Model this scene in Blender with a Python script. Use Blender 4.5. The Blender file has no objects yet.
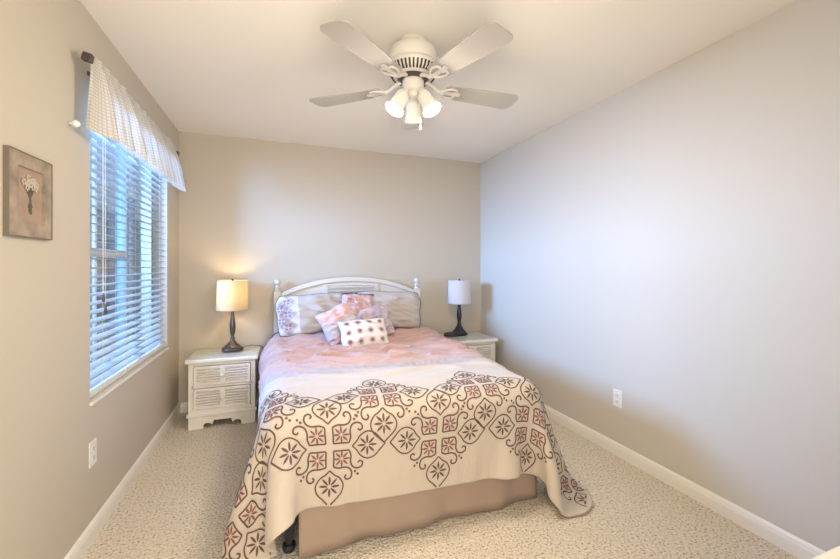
import bpy, bmesh, math, random
import numpy as np
from mathutils import Vector, Matrix, noise

random.seed(4)
D = bpy.data
SC = bpy.context.scene
COL = SC.collection
R = math.radians
PI = math.pi

# ------------------------------------------------------------------ camera
F_PX = 381.0
cam = D.cameras.new('camera')
cam.sensor_fit = 'HORIZONTAL'
cam.sensor_width = 36.0
cam.lens = F_PX / 840 * 36.0
cam.shift_y = -13.7 / 840
cam.clip_start = 0.02
cam_o = D.objects.new('camera', cam)
COL.objects.link(cam_o)
cam_o.location = (0, 0, 1.275)
cam_o.rotation_euler = (R(90), 0, R(-20.15))
SC.camera = cam_o

# ------------------------------------------------------------------ world, daylight, exposure
SC.view_settings.view_transform = 'Standard'
SC.view_settings.look = 'None'
SC.view_settings.gamma = 1.0
SC.view_settings.use_curve_mapping = False
SC.view_settings.exposure = 0.22

W = D.worlds.new('world')
SC.world = W
W.use_nodes = True
wn = W.node_tree
wn.nodes.clear()
wo = wn.nodes.new('ShaderNodeOutputWorld')
wb = wn.nodes.new('ShaderNodeBackground')
wb.inputs['Color'].default_value = (0.84, 0.91, 1.0, 1)
wb.inputs['Strength'].default_value = 0.6
wn.links.new(wb.outputs[0], wo.inputs[0])


def area_light(name, loc, target, sx, sy, energy, color):
    l = D.lights.new(name, 'AREA')
    l.shape = 'RECTANGLE'
    l.size, l.size_y = sx, sy
    l.energy = energy
    l.color = color
    o = D.objects.new(name, l)
    COL.objects.link(o)
    o.location = loc
    o.rotation_euler = (Vector(target) - Vector(loc)).to_track_quat('-Z', 'Y').to_euler()
    return o


# sky light falling on the window from outside, and an added fill light behind the camera
area_light('daylight', (-2.1, 2.85, 1.72), (0.4, 2.7, 1.3), 1.0, 0.75, 365, (0.27, 0.49, 1.0))
area_light('fill_light', (0.1, -0.55, 1.45), (0.45, 3.0, 2.2), 1.1, 1.9, 58, (1.0, 0.925, 0.79))

# ------------------------------------------------------------------ material helpers


def mat(name, color, rough=0.5, metal=0.0, spec=None, bump=None, var=None):
    m = D.materials.new(name)
    m.use_nodes = True
    nt = m.node_tree
    b = nt.nodes['Principled BSDF']
    b.inputs['Base Color'].default_value = (*color, 1)
    b.inputs['Roughness'].default_value = rough
    b.inputs['Metallic'].default_value = metal
    if spec is not None:
        b.inputs['Specular IOR Level'].default_value = spec
    tc = nt.nodes.new('ShaderNodeTexCoord')
    if var:
        scale, amt = var
        n = nt.nodes.new('ShaderNodeTexNoise')
        n.inputs['Scale'].default_value = scale
        nt.links.new(tc.outputs['Object'], n.inputs['Vector'])
        r = nt.nodes.new('ShaderNodeValToRGB')
        r.color_ramp.elements[0].position = 0.3
        r.color_ramp.elements[1].position = 0.7
        r.color_ramp.elements[0].color = (*[c * (1 - amt) for c in color], 1)
        r.color_ramp.elements[1].color = (*[min(1, c * (1 + amt)) for c in color], 1)
        nt.links.new(n.outputs['Fac'], r.inputs[0])
        nt.links.new(r.outputs[0], b.inputs['Base Color'])
    if bump:
        scale, strength = bump
        n = nt.nodes.new('ShaderNodeTexNoise')
        n.inputs['Scale'].default_value = scale
        n.inputs['Detail'].default_value = 4
        nt.links.new(tc.outputs['Object'], n.inputs['Vector'])
        bp = nt.nodes.new('ShaderNodeBump')
        bp.inputs['Strength'].default_value = strength
        bp.inputs['Distance'].default_value = 0.004
        nt.links.new(n.outputs['Fac'], bp.inputs['Height'])
        nt.links.new(bp.outputs[0], b.inputs['Normal'])
    return m


def carpet_mat():
    m = mat('carpet', (0.5, 0.4, 0.3), 0.95, spec=0.1)
    nt = m.node_tree
    b = nt.nodes['Principled BSDF']
    tc = nt.nodes['Texture Coordinate']
    n = nt.nodes.new('ShaderNodeTexNoise')
    n.inputs['Scale'].default_value = 92
    n.inputs['Detail'].default_value = 3.5
    n.inputs['Roughness'].default_value = 0.62
    nt.links.new(tc.outputs['Object'], n.inputs['Vector'])
    r = nt.nodes.new('ShaderNodeValToRGB')
    cr = r.color_ramp
    cr.elements[0].position = 0.33
    cr.elements[0].color = (0.12, 0.085, 0.06, 1)
    cr.elements[1].position = 0.41
    cr.elements[1].color = (0.62, 0.53, 0.42, 1)
    e = cr.elements.new(0.55)
    e.color = (0.77, 0.685, 0.56, 1)
    e = cr.elements.new(0.70)
    e.color = (0.82, 0.745, 0.63, 1)
    nt.links.new(n.outputs['Fac'], r.inputs[0])
    nt.links.new(r.outputs[0], b.inputs['Base Color'])
    v = nt.nodes.new('ShaderNodeTexVoronoi')
    v.inputs['Scale'].default_value = 90
    nt.links.new(tc.outputs['Object'], v.inputs['Vector'])
    mx = nt.nodes.new('ShaderNodeMath')
    mx.operation = 'SUBTRACT'
    nt.links.new(n.outputs['Fac'], mx.inputs[0])
    nt.links.new(v.outputs['Distance'], mx.inputs[1])
    bp = nt.nodes.new('ShaderNodeBump')
    bp.inputs['Strength'].default_value = 0.7
    bp.inputs['Distance'].default_value = 0.012
    nt.links.new(mx.outputs[0], bp.inputs['Height'])
    nt.links.new(bp.outputs[0], b.inputs['Normal'])
    return m


def ramp_uv_mat(name, stops, axis=1, rough=0.7, sheen=0.2, bump=(260, 0.15)):
    """fabric whose dye changes along one cloth axis (UV)"""
    m = mat(name, stops[0][1], rough, spec=0.3)
    nt = m.node_tree
    b = nt.nodes['Principled BSDF']
    b.inputs['Sheen Weight'].default_value = sheen
    uv = nt.nodes.new('ShaderNodeUVMap')
    sp = nt.nodes.new('ShaderNodeSeparateXYZ')
    nt.links.new(uv.outputs[0], sp.inputs[0])
    r = nt.nodes.new('ShaderNodeValToRGB')
    cr = r.color_ramp
    for i, (p, c) in enumerate(stops):
        e = cr.elements[i] if i < 2 else cr.elements.new(p)
        e.position = p
        e.color = (*c, 1)
    nt.links.new(sp.outputs[axis], r.inputs[0])
    nt.links.new(r.outputs[0], b.inputs['Base Color'])
    n = nt.nodes.new('ShaderNodeTexNoise')
    n.inputs['Scale'].default_value = bump[0]
    nt.links.new(uv.outputs[0], n.inputs['Vector'])
    bp = nt.nodes.new('ShaderNodeBump')
    bp.inputs['Strength'].default_value = bump[1]
    bp.inputs['Distance'].default_value = 0.003
    nt.links.new(n.outputs['Fac'], bp.inputs['Height'])
    nt.links.new(bp.outputs[0], b.inputs['Normal'])
    return m


def translucent_mat(name, color, mix=0.5, check=None, clear=0.0):
    m = D.materials.new(name)
    m.use_nodes = True
    nt = m.node_tree
    nt.nodes.clear()
    o = nt.nodes.new('ShaderNodeOutputMaterial')
    d = nt.nodes.new('ShaderNodeBsdfDiffuse')
    t = nt.nodes.new('ShaderNodeBsdfTranslucent')
    x = nt.nodes.new('ShaderNodeMixShader')
    x.inputs[0].default_value = mix
    d.inputs['Color'].default_value = (*color, 1)
    x_d, x_t = d, t
    t.inputs['Color'].default_value = (*color, 1)
    nt.links.new(d.outputs[0], x.inputs[1])
    nt.links.new(t.outputs[0], x.inputs[2])
    last = x
    if check:
        uv = nt.nodes.new('ShaderNodeUVMap')
        sp = nt.nodes.new('ShaderNodeSeparateXYZ')
        nt.links.new(uv.outputs[0], sp.inputs[0])
        outs = []
        for ax in (0, 1):
            a = nt.nodes.new('ShaderNodeMath')
            a.operation = 'MULTIPLY'
            a.inputs[1].default_value = check
            nt.links.new(sp.outputs[ax], a.inputs[0])
            fr = nt.nodes.new('ShaderNodeMath')
            fr.operation = 'FRACT'
            nt.links.new(a.outputs[0], fr.inputs[0])
            g = nt.nodes.new('ShaderNodeMath')
            g.operation = 'GREATER_THAN'
            g.inputs[1].default_value = 0.68
            nt.links.new(fr.outputs[0], g.inputs[0])
            outs.append(g)
        mx = nt.nodes.new('ShaderNodeMath')
        mx.operation = 'MAXIMUM'
        nt.links.new(outs[0].outputs[0], mx.inputs[0])
        nt.links.new(outs[1].outputs[0], mx.inputs[1])
        mc = nt.nodes.new('ShaderNodeMix')
        mc.data_type = 'RGBA'
        mc.inputs['A'].default_value = (*color, 1)
        mc.inputs['B'].default_value = (*[c * (1 - clear) for c in color], 1)
        nt.links.new(mx.outputs[0], mc.inputs['Factor'])
        nt.links.new(mc.outputs['Result'], x_d.inputs['Color'])
        nt.links.new(mc.outputs['Result'], x_t.inputs['Color'])
    nt.links.new(last.outputs[0], o.inputs[0])
    return m


def glass_mat(name, tint=(0.9, 0.96, 0.97), gloss=0.08, fres=0.5):
    m = D.materials.new(name)
    m.use_nodes = True
    nt = m.node_tree
    nt.nodes.clear()
    o = nt.nodes.new('ShaderNodeOutputMaterial')
    t = nt.nodes.new('ShaderNodeBsdfTransparent')
    g = nt.nodes.new('ShaderNodeBsdfGlossy')
    x = nt.nodes.new('ShaderNodeMixShader')
    fr = nt.nodes.new('ShaderNodeLayerWeight')
    fr.inputs['Blend'].default_value = 0.25
    ml = nt.nodes.new('ShaderNodeMath')
    ml.operation = 'MULTIPLY_ADD'
    ml.inputs[1].default_value = fres
    ml.inputs[2].default_value = gloss
    t.inputs['Color'].default_value = (*tint, 1)
    g.inputs['Roughness'].default_value = 0.03
    nt.links.new(fr.outputs['Fresnel'], ml.inputs[0])
    nt.links.new(ml.outputs[0], x.inputs[0])
    nt.links.new(t.outputs[0], x.inputs[1])
    nt.links.new(g.outputs[0], x.inputs[2])
    nt.links.new(x.outputs[0], o.inputs[0])
    return m


def emit_mat(name, color, strength):
    m = D.materials.new(name)
    m.use_nodes = True
    nt = m.node_tree
    nt.nodes.clear()
    o = nt.nodes.new('ShaderNodeOutputMaterial')
    e = nt.nodes.new('ShaderNodeEmission')
    e.inputs[0].default_value = (*color, 1)
    e.inputs[1].default_value = strength
    nt.links.new(e.outputs[0], o.inputs[0])
    return m


M = dict(
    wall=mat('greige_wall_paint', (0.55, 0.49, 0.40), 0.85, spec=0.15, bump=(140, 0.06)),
    right_wall=mat('greige_paint_lit', (0.585, 0.545, 0.475), 0.55, spec=0.25, bump=(140, 0.06)),  # same greige paint as the other walls, window light put into the colour
    ceiling=mat('ceiling_paint', (0.88, 0.83, 0.735), 0.9, spec=0.1, bump=(180, 0.08)),
    trim=mat('white_trim_paint', (0.80, 0.765, 0.70), 0.35),
    carpet=carpet_mat(),
    white=mat('cream_white_paint', (0.80, 0.755, 0.68), 0.38, var=(9, 0.03)),
    headboard=mat('headboard_paint', (0.66, 0.615, 0.555), 0.45),
    dark_gap=mat('dark_recess', (0.05, 0.04, 0.035), 0.8),
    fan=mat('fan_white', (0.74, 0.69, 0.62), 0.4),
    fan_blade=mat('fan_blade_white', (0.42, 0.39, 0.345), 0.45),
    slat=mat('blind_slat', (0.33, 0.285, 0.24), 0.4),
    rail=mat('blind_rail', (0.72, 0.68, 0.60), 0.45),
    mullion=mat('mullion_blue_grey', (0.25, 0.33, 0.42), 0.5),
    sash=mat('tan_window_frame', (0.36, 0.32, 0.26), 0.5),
    cord=mat('blind_cord', (0.62, 0.58, 0.50), 0.8),
    bronze=mat('dark_bronze', (0.10, 0.085, 0.075), 0.35, 0.6),
    pewter=mat('brushed_pewter', (0.13, 0.11, 0.09), 0.3, 0.8),
    black=mat('black_lacquer', (0.018, 0.016, 0.015), 0.35),
    black_case=mat('black_case', (0.03, 0.03, 0.04), 0.4),
    shade_lit=translucent_mat('linen_shade', (0.62, 0.48, 0.27), 0.11),
    shade_grey=translucent_mat('grey_shade', (0.74, 0.70, 0.70), 0.3),
    valance=translucent_mat('sheer_check', (0.70, 0.66, 0.60), 0.15, check=1.0, clear=0.25),
    frost=translucent_mat('frosted_glass', (0.78, 0.75, 0.70), 0.11),
    bulb=emit_mat('lit_bulb', (1.0, 0.90, 0.72), 12),
    lamp_bulb=emit_mat('warm_bulb', (1.0, 0.80, 0.5), 1.5),
    glass=glass_mat('window_glass'),
    top_glass=glass_mat('table_glass', (0.98, 0.99, 0.98), 0.03, 0.2),
    crystal=mat('crystal', (0.85, 0.85, 0.83), 0.1),
    plastic=mat('white_plastic', (0.80, 0.78, 0.73), 0.3),
    slot=mat('socket_slot', (0.18, 0.16, 0.14), 0.6),
    skirt=mat('taupe_skirt', (0.36, 0.265, 0.205), 0.75, spec=0.2, bump=(300, 0.2)),
    grey_fabric=mat('grey_fabric', (0.34, 0.33, 0.29), 0.85),
    mattress=mat('mattress_cloth', (0.75, 0.73, 0.70), 0.8),
    steel=mat('bed_frame_steel', (0.05, 0.05, 0.055), 0.45, 0.7),
    lilac_thread=mat('lilac_thread', (0.30, 0.19, 0.22), 0.7),
    thread=mat('brown_thread', (0.12, 0.066, 0.05), 0.7),
    red_thread=mat('rust_thread', (0.23, 0.085, 0.075), 0.7),
    piping=mat('dark_piping', (0.06, 0.045, 0.04), 0.6),
    frame=mat('picture_frame_wood', (0.30, 0.235, 0.17), 0.6, var=(14, 0.35), bump=(60, 0.4)),
    frame_edge=mat('picture_frame_edge', (0.17, 0.135, 0.095), 0.6),
    canvas=mat('picture_canvas', (0.37, 0.265, 0.19), 0.7, var=(12, 0.12)),
    petal=mat('painted_petal', (0.52, 0.43, 0.335), 0.8),
    stem=mat('painted_stem', (0.10, 0.085, 0.06), 0.8),
    out_wall=mat('outside_wall', (0.42, 0.48, 0.56), 0.8, var=(1.2, 0.1)),
    out_post=mat('outside_post', (0.36, 0.38, 0.41), 0.6),
    out_ground=mat('outside_ground', (0.55, 0.56, 0.58), 0.9, var=(3, 0.15)),
    out_door=mat('outside_blue_panel', (0.17, 0.30, 0.48), 0.6),
)

# ------------------------------------------------------------------ mesh helpers


def link(name, bm, material, parent=None, smooth=False, angle=None, bevel=None):
    me = D.meshes.new(name)
    bmesh.ops.recalc_face_normals(bm, faces=bm.faces)
    bm.to_mesh(me)
    bm.free()
    for m in (material if isinstance(material, (list, tuple)) else [material]):
        me.materials.append(m)
    if smooth:
        me.polygons.foreach_set('use_smooth', [True] * len(me.polygons))
        if angle:
            me.set_sharp_from_angle(angle=R(angle))
    o = D.objects.new(name, me)
    COL.objects.link(o)
    if parent:
        o.parent = parent
    if bevel:
        b = o.modifiers.new('bevel', 'BEVEL')
        b.width = bevel
        b.segments = 2
        b.limit_method = 'ANGLE'
        b.angle_limit = R(40)
    return o


def box(bm, x0, x1, y0, y1, z0, z1, mtx=None):
    vs = [Vector((x, y, z)) for x in (x0, x1) for y in (y0, y1) for z in (z0, z1)]
    if mtx:
        vs = [mtx @ v for v in vs]
    v = [bm.verts.new(p) for p in vs]
    for f in ((0, 1, 3, 2), (4, 6, 7, 5), (0, 4, 5, 1), (2, 3, 7, 6), (0, 2, 6, 4), (1, 5, 7, 3)):
        bm.faces.new([v[i] for i in f])


def lathe(bm, prof, n=32, center=(0, 0, 0), mtx=None, cap=True, sides=None):
    rings = []
    for r, z in prof:
        ring = []
        for k in range(n):
            a = 2 * PI * k / n
            p = Vector((center[0] + r * math.cos(a), center[1] + r * math.sin(a), center[2] + z))
            if mtx:
                p = mtx @ p
            ring.append(bm.verts.new(p))
        rings.append(ring)
    for a, b in zip(rings, rings[1:]):
        for k in range(n):
            bm.faces.new((a[k], a[(k + 1) % n], b[(k + 1) % n], b[k]))
    if cap:
        bm.faces.new(list(reversed(rings[0])))
        bm.faces.new(rings[-1])


def tube(bm, pts, r, n=8, closed=False):
    pts = [Vector(p) for p in pts]
    N = len(pts)
    rings = []
    up = None
    for i, p in enumerate(pts):
        a = pts[(i - 1) % N] if (closed or i > 0) else p
        b = pts[(i + 1) % N] if (closed or i < N - 1) else p
        t = (b - a)
        if t.length < 1e-9:
            t = Vector((0, 0, 1))
        t.normalize()
        if up is None:
            up = Vector((0, 0, 1)) if abs(t.z) < 0.9 else Vector((1, 0, 0))
        s = t.cross(up)
        if s.length < 1e-6:
            s = t.cross(Vector((1, 0.3, 0)))
        s.normalize()
        up = s.cross(t).normalized()
        rr = r[i] if isinstance(r, (list, tuple)) else r
        rings.append([bm.verts.new(p + (s * math.cos(2 * PI * k / n) + up * math.sin(2 * PI * k / n)) * rr) for k in range(n)])
    M2 = N if closed else N - 1
    for i in range(M2):
        a, b = rings[i], rings[(i + 1) % N]
        for k in range(n):
            bm.faces.new((a[k], a[(k + 1) % n], b[(k + 1) % n], b[k]))
    if not closed:
        bm.faces.new(list(reversed(rings[0])))
        bm.faces.new(rings[-1])


def prism(bm, outline, h0, h1, axis='z', mtx=None):
    """extrude a 2D outline between h0 and h1 along an axis"""
    def pt(a, b, h):
        p = {'z': (a, b, h), 'y': (a, h, b), 'x': (h, a, b)}[axis]
        p = Vector(p)
        return mtx @ p if mtx else p
    lo = [bm.verts.new(pt(a, b, h0)) for a, b in outline]
    hi = [bm.verts.new(pt(a, b, h1)) for a, b in outline]
    n = len(outline)
    bm.faces.new(list(reversed(lo)))
    bm.faces.new(hi)
    for i in range(n):
        bm.faces.new((lo[i], lo[(i + 1) % n], hi[(i + 1) % n], hi[i]))


def new():
    return bmesh.new()


def thing(name, label, cat, loc=(0, 0, 0), rotz=0.0, group=None):
    o = D.objects.new(name, None)
    o.empty_display_size = 0.1
    COL.objects.link(o)
    o.location = loc
    o.rotation_euler = (0, 0, rotz)
    return tag(o, label, cat, group)


def tag(o, label, cat, group=None, kind=None):
    o['label'] = label
    o['category'] = cat
    if group:
        o['group'] = group
    if kind:
        o['kind'] = kind
    return o


def struct(name, bm, material, label=None, cat=None, **kw):
    o = link(name, bm, material, **kw)
    o['kind'] = 'structure'
    if label:
        o['label'] = label
        o['category'] = cat
    return o


def dup(root, loc, label, rotz=0.0):
    r = root.copy()
    COL.objects.link(r)
    r.location = loc
    r.rotation_euler = (0, 0, rotz)
    r['label'] = label
    for ch in list(root.children):
        c = ch.copy()
        COL.objects.link(c)
        c.parent = r
        for g in list(ch.children):
            d = g.copy()
            COL.objects.link(d)
            d.parent = c
    return r


# ------------------------------------------------------------------ room shell
XL, XR, YB, YN, H = -0.826, 2.132, 3.822, -0.16, 2.44
WY0, WY1, WZ0, WZ1 = 2.18, 3.46, 0.64, 2.10      # window opening
T = 0.15

bm = new(); box(bm, XL - T, XR + T, YN - 1.4, YB + T, -0.12, 0.0)
struct('floor', bm, M['carpet'], 'beige speckled wall to wall carpet', 'carpet')
bm = new(); box(bm, XL - T, XR + T, YN - 1.4, YB + T, H, H + 0.12)
struct('ceiling', bm, M['ceiling'], 'smooth cream ceiling with the fan on it', 'ceiling')
bm = new(); box(bm, XL - T, XR + T, YB, YB + T, 0, H)
struct('wall_back', bm, M['wall'], 'greige wall behind the headboard', 'wall')
bm = new(); box(bm, XR, XR + T, YN - 1.4, YB, 0, H)
struct('wall_right', bm, M['right_wall'], 'long bare wall lit blue by the window opposite', 'wall')
bm = new()
box(bm, XL - T, XL, YN - 1.4, WY0, 0, H)
box(bm, XL - T, XL, WY1, YB, 0, H)
box(bm, XL - T, XL, WY0, WY1, 0, WZ0)
box(bm, XL - T, XL, WY0, WY1, WZ1, H)
struct('wall_left', bm, M['wall'], 'greige wall holding the window and the picture', 'wall')
bm = new()
DX0, DX1, DZ = -0.46, 0.58, 2.08  # opening added in the unseen near wall to let the fill light in
box(bm, XL, DX0, YN - T, YN, 0, H)
box(bm, DX1, XR, YN - T, YN, 0, H)
box(bm, DX0, DX1, YN - T, YN, DZ, H)
struct('wall_near', bm, M['wall'])


def base_profile():
    return [(0, 0), (0.014, 0), (0.014, 0.055), (0.011, 0.066), (0.011, 0.072), (0.005, 0.082), (0.0, 0.085)]


def baseboard(name, side, label):
    bm = new()
    pr = base_profile()
    if side == 'left':
        prism(bm, [(XL + a, b) for a, b in pr], YN, YB, 'y')
    elif side == 'right':
        prism(bm, [(XR - a, b) for a, b in reversed(pr)], YN, YB, 'y')
    else:
        prism(bm, [(YB - a, b) for a, b in reversed(pr)], XL + 0.014, XR - 0.014, 'x')
    struct(name, bm, M['trim'], label, 'baseboard')


baseboard('baseboard_left', 'left', 'white baseboard under the window wall')
baseboard('baseboard_right', 'right', 'white baseboard along the long bare wall')
baseboard('baseboard_back', 'back', 'white baseboard behind the nightstands')

# window: frame, sashes, glass, sill
wx = XL - 0.125
win = thing('window_1', 'white single hung window behind the slatted blind', 'window', (0, 0, 0))
win['kind'] = 'structure'
bm = new()
fw = 0.045
box(bm, wx - 0.03, wx + 0.03, WY0, WY0 + fw, WZ0, WZ1)
box(bm, wx - 0.03, wx + 0.03, WY1 - fw, WY1, WZ0, WZ1)
box(bm, wx - 0.03, wx + 0.03, WY0 + fw, WY1 - fw, WZ0, WZ0 + fw)
box(bm, wx - 0.03, wx + 0.03, WY0 + fw, WY1 - fw, WZ1 - fw, WZ1)
link('window_frame', bm, M['sash'], win)
bm = new(); box(bm, wx - 0.02, wx + 0.028, WY0 + fw, 2.93, 1.325, 1.37)
link('meeting_rail', bm, M['rail'], win)
bm = new()
for za, zb in ((WZ0 + fw, 1.325), (1.37, WZ1 - fw)):
    box(bm, wx - 0.006, wx + 0.006, 2.555, 2.573, za, zb)
link('muntin', bm, M['plastic'], win)
bm = new(); box(bm, wx - 0.02, wx + 0.026, 2.93, 2.97, WZ0 + fw, WZ1 - fw)
link('mullion', bm, M['mullion'], win)
bm = new(); box(bm, wx - 0.003, wx + 0.001, WY0 + fw, WY1 - fw, WZ0 + fw, WZ1 - fw)
link('pane', bm, M['glass'], win)
bm = new(); box(bm, XL - 0.10, XL + 0.012, WY0 - 0.004, WY1 + 0.004, WZ0 - 0.014, WZ0 + 0.002)
struct('trim_1', bm, M['trim'], 'thin cream sill at the foot of the window', 'window sill', bevel=0.003)

# outside: paving, the pale house wall across the side yard and its posts
bm = new(); box(bm, -9, XL - T - 0.02, -4, 16, -0.20, -0.08)
struct('ground_outside', bm, M['out_ground'])
bm = new(); box(bm, -4.2, -4.0, 2.0, 16, -0.1, 2.7)
struct('wall_outside', bm, M['out_wall'])
bm = new()
box(bm, -3.995, -3.93, 11.3, 12.5, -0.08, 2.35)
d_o = link('door_outside', bm, M['out_door']); d_o['kind'] = 'structure'
for yy in (8.6,):
    bm = new(); box(bm, -2.75, -2.6, yy, yy + 0.15, -0.08, 2.6)
    o = link('porch_post', bm, M['out_post'])
    tag(o, 'pale porch post outside, seen through the window blind', 'post')

# ------------------------------------------------------------------ window blind
bx = XL - 0.036
bl = thing('window_blind', 'white horizontal slat blind hanging in the window', 'blind', (bx, 2.82, WZ0))
y0, y1 = -0.628, 0.628
bm = new()
pitch = 0.0435
zt = 1.40
k = 0
z = 0.06
while z < zt - 0.01:
    mt = Matrix.Translation((0, 0, z)) @ Matrix.Rotation(R(7 + random.uniform(-1, 1)), 4, 'Y')
    prof = [(-0.0245, 0.0), (-0.012, 0.0018), (0, 0.0025), (0.012, 0.0018), (0.0245, 0.0), (0.0245, -0.0022), (0.012, -0.0006), (0, 0), (-0.012, -0.0006), (-0.0245, -0.0022)]
    prism(bm, prof, y0, y1, 'y', mt)
    z += pitch
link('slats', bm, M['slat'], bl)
bm = new(); box(bm, -0.026, 0.026, y0, y1, 0.012, 0.036)
link('bottom_rail', bm, M['rail'], bl, bevel=0.004)
bm = new(); box(bm, -0.03, 0.03, y0, y1, zt - 0.005, zt + 0.05)
link('headrail', bm, M['rail'], bl, bevel=0.003)
bm = new()
for yy in (-0.48, -0.16, 0.16, 0.48):
    for xx in (-0.026, 0.027):
        tube(bm, [(xx, yy, 0.02), (xx, yy, zt)], 0.0012, 5)
link('ladder_cord', bm, M['cord'], bl)
for yy, zb in ((-0.475, 0.40), (-0.50, 0.46)):
    bm = new(); tube(bm, [(0.036, yy, zt), (0.037, yy, zb + 0.03)], 0.0014, 5)
    pc = link('pull_cord', bm, M['cord'], bl)
    bm = new(); lathe(bm, [(0.003, 0.04), (0.005, 0.03), (0.0075, 0.0), (0.006, -0.004)], 10, (0.037, yy, zb))
    link('tassel', bm, M['bronze'], pc, smooth=True)

# curtain rod and valance
rx, rz = -0.772, 2.165
rod = thing('curtain_rod', 'dark bronze curtain rod above the window with square finials', 'curtain rod', (rx, 2.79, rz))
bm = new(); tube(bm, [(0, -0.765, 0), (0, 0.70, 0)], 0.008, 12)
link('rod', bm, M['bronze'], rod, smooth=True, angle=40)
for s, yy in ((-1, -0.772), (1, 0.71)):
    bm = new()
    box(bm, -0.018, 0.018, yy - 0.015, yy + 0.015, -0.018, 0.018, Matrix.Rotation(R(12), 4, 'Y'))
    link('finial', bm, M['bronze'], rod, bevel=0.005)
    bm = new(); box(bm, XL - rx, 0.0, yy - s * 0.14 - 0.007, yy - s * 0.14 + 0.007, -0.02, -0.004)
    link('bracket', bm, M['bronze'], rod)

bm = new()
uvl = bm.loops.layers.uv.new('UVMap')
NV, NY = 22, 300
grid = []
for j in range(NV + 1):
    v = j / NV
    row = []
    for i in range(NY + 1):
        u = i / NY
        y = 2.026 + u * 1.375
        ph = u * 2 * PI * 15 + 1.6 * math.sin(u * 9)
        amp = 0.012 + 0.046 * v
        if v < 0.10:
            amp = 0.004 + 0.010 * abs(math.sin(u * 47))
        dz = v * 0.335
        zz = rz + 0.028 - dz + (0.006 * math.sin(ph * 0.5 + 1) * v)
        bulge = 0.0105 if v < 0.14 else 0.0105 + 0.012 * min(1, (v - 0.14) * 3)
        xx = rx + bulge + amp * (1 - abs(math.sin(ph * 0.5)) ** 0.8) * (1 + 0.35 * math.sin(u * 31)) + 0.018 * v
        yy = y + amp * 0.5 * math.cos(ph) * 0.9
        if u < 0.07:      # the end turns back to the wall
            k = (1 - u / 0.07)
            yy -= k * 0.020 * v
            xx += (rx + 0.0095 - 0.022 * v - xx) * k ** 0.7
        row.append((bm.verts.new((xx, yy, zz)), (u * 1.5 * 2.2, dz)))
    grid.append(row)
CH = 66
for j in range(NV):
    for i in range(NY):
        q = [grid[j][i], grid[j][i + 1], grid[j + 1][i + 1], grid[j + 1][i]]
        f = bm.faces.new([a[0] for a in q])
        for lp, a in zip(f.loops, q):
            lp[uvl].uv = (a[1][0] * CH, a[1][1] * CH)
val = link('valance', bm, M['valance'], smooth=True)
tag(val, 'sheer white checked valance gathered on the dark rod', 'valance')
bm = new()
for j0, j1 in ((0, 3), (NV - 2, NV)):
    pass
bm.free()

bm = new()
lathe(bm, [(0.004, 0.0), (0.005, 0.012), (0.013, 0.016), (0.016, 0.024), (0.010, 0.034), (0.002, 0.038)], 8, (0, 0, 0), Matrix.Rotation(R(90), 4, 'Y'))
o = link('curtain_tieback_knob', bm, M['crystal'])
o.location = (XL, 1.995, 1.87)
tag(o, 'small clear knob on the wall below the near rod end', 'knob')

# ------------------------------------------------------------------ framed picture on the left wall
pic = thing('framed_picture', 'weathered brown framed picture of white flowers on left wall', 'picture', (XL, 1.716, 1.376))
pw, phh = 0.122, 0.280
bm = new()
for (a0, a1, b0, b1) in ((-pw, pw, 0, 0.046), (-pw, pw, phh - 0.046, phh), (-pw, -pw + 0.05, 0.046, phh - 0.046), (pw - 0.05, pw, 0.046, phh - 0.046)):
    box(bm, 0.0, 0.012, a0, a1, b0, b1)
bmesh.ops.remove_doubles(bm, verts=bm.verts, dist=1e-5)
link('frame', bm, M['frame'], pic)
bm = new()
for (a0, a1, b0, b1) in ((-pw - 0.004, -pw + 0.001, -0.003, phh + 0.003), (pw - 0.001, pw + 0.004, -0.003, phh + 0.003), (-pw, pw, -0.004, 0.0), (-pw, pw, phh, phh + 0.004)):
    box(bm, 0.0, 0.0135, a0, a1, b0, b1)
link('frame_edge', bm, M['frame_edge'], pic)
bm = new(); box(bm, 0.002, 0.006, -pw + 0.048, pw - 0.048, 0.044, phh - 0.044)
link('canvas', bm, M['canvas'], pic)
bm = new()
tube(bm, [(0.0075, 0.004, 0.078), (0.0075, 0.0, 0.13), (0.0075, -0.004, 0.165)], [0.003, 0.0028, 0.002], 6)
for k in range(9):
    a = R(35 + k * 14)
    tube(bm, [(0.0075, 0.0, 0.13), (0.0075, 0.028 * math.cos(a), 0.14 + 0.05 * math.sin(a))], 0.0015, 5)
for k in range(6):
    a = R(-150 + k * 25)
    tube(bm, [(0.0075, 0.0, 0.125), (0.0075, 0.014 * math.cos(a), 0.12 + 0.04 * math.sin(a))], 0.0012, 5)
link('painted_stems', bm, M['stem'], pic)
bm = new()
for k in range(11):
    a = R(20 + k * 14)
    rr = 0.038 + 0.016 * math.sin(k * 2.3)
    cy, cz = rr * 0.85 * math.cos(a), 0.162 + rr * 0.8 * math.sin(a)
    for q in range(5):
        b = R(q * 72 + k * 20)
        lathe(bm, [(0.0005, 0), (0.0050, 0.001), (0.0005, 0.002)], 8, (0, 0, 0),
              Matrix.Translation((0.0085, cy + 0.0085 * math.cos(b), cz + 0.0085 * math.sin(b))) @ Matrix.Rotation(R(90), 4, 'Y'))
link('painted_petals', bm, M['petal'], pic)

# ------------------------------------------------------------------ wall sockets


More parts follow.
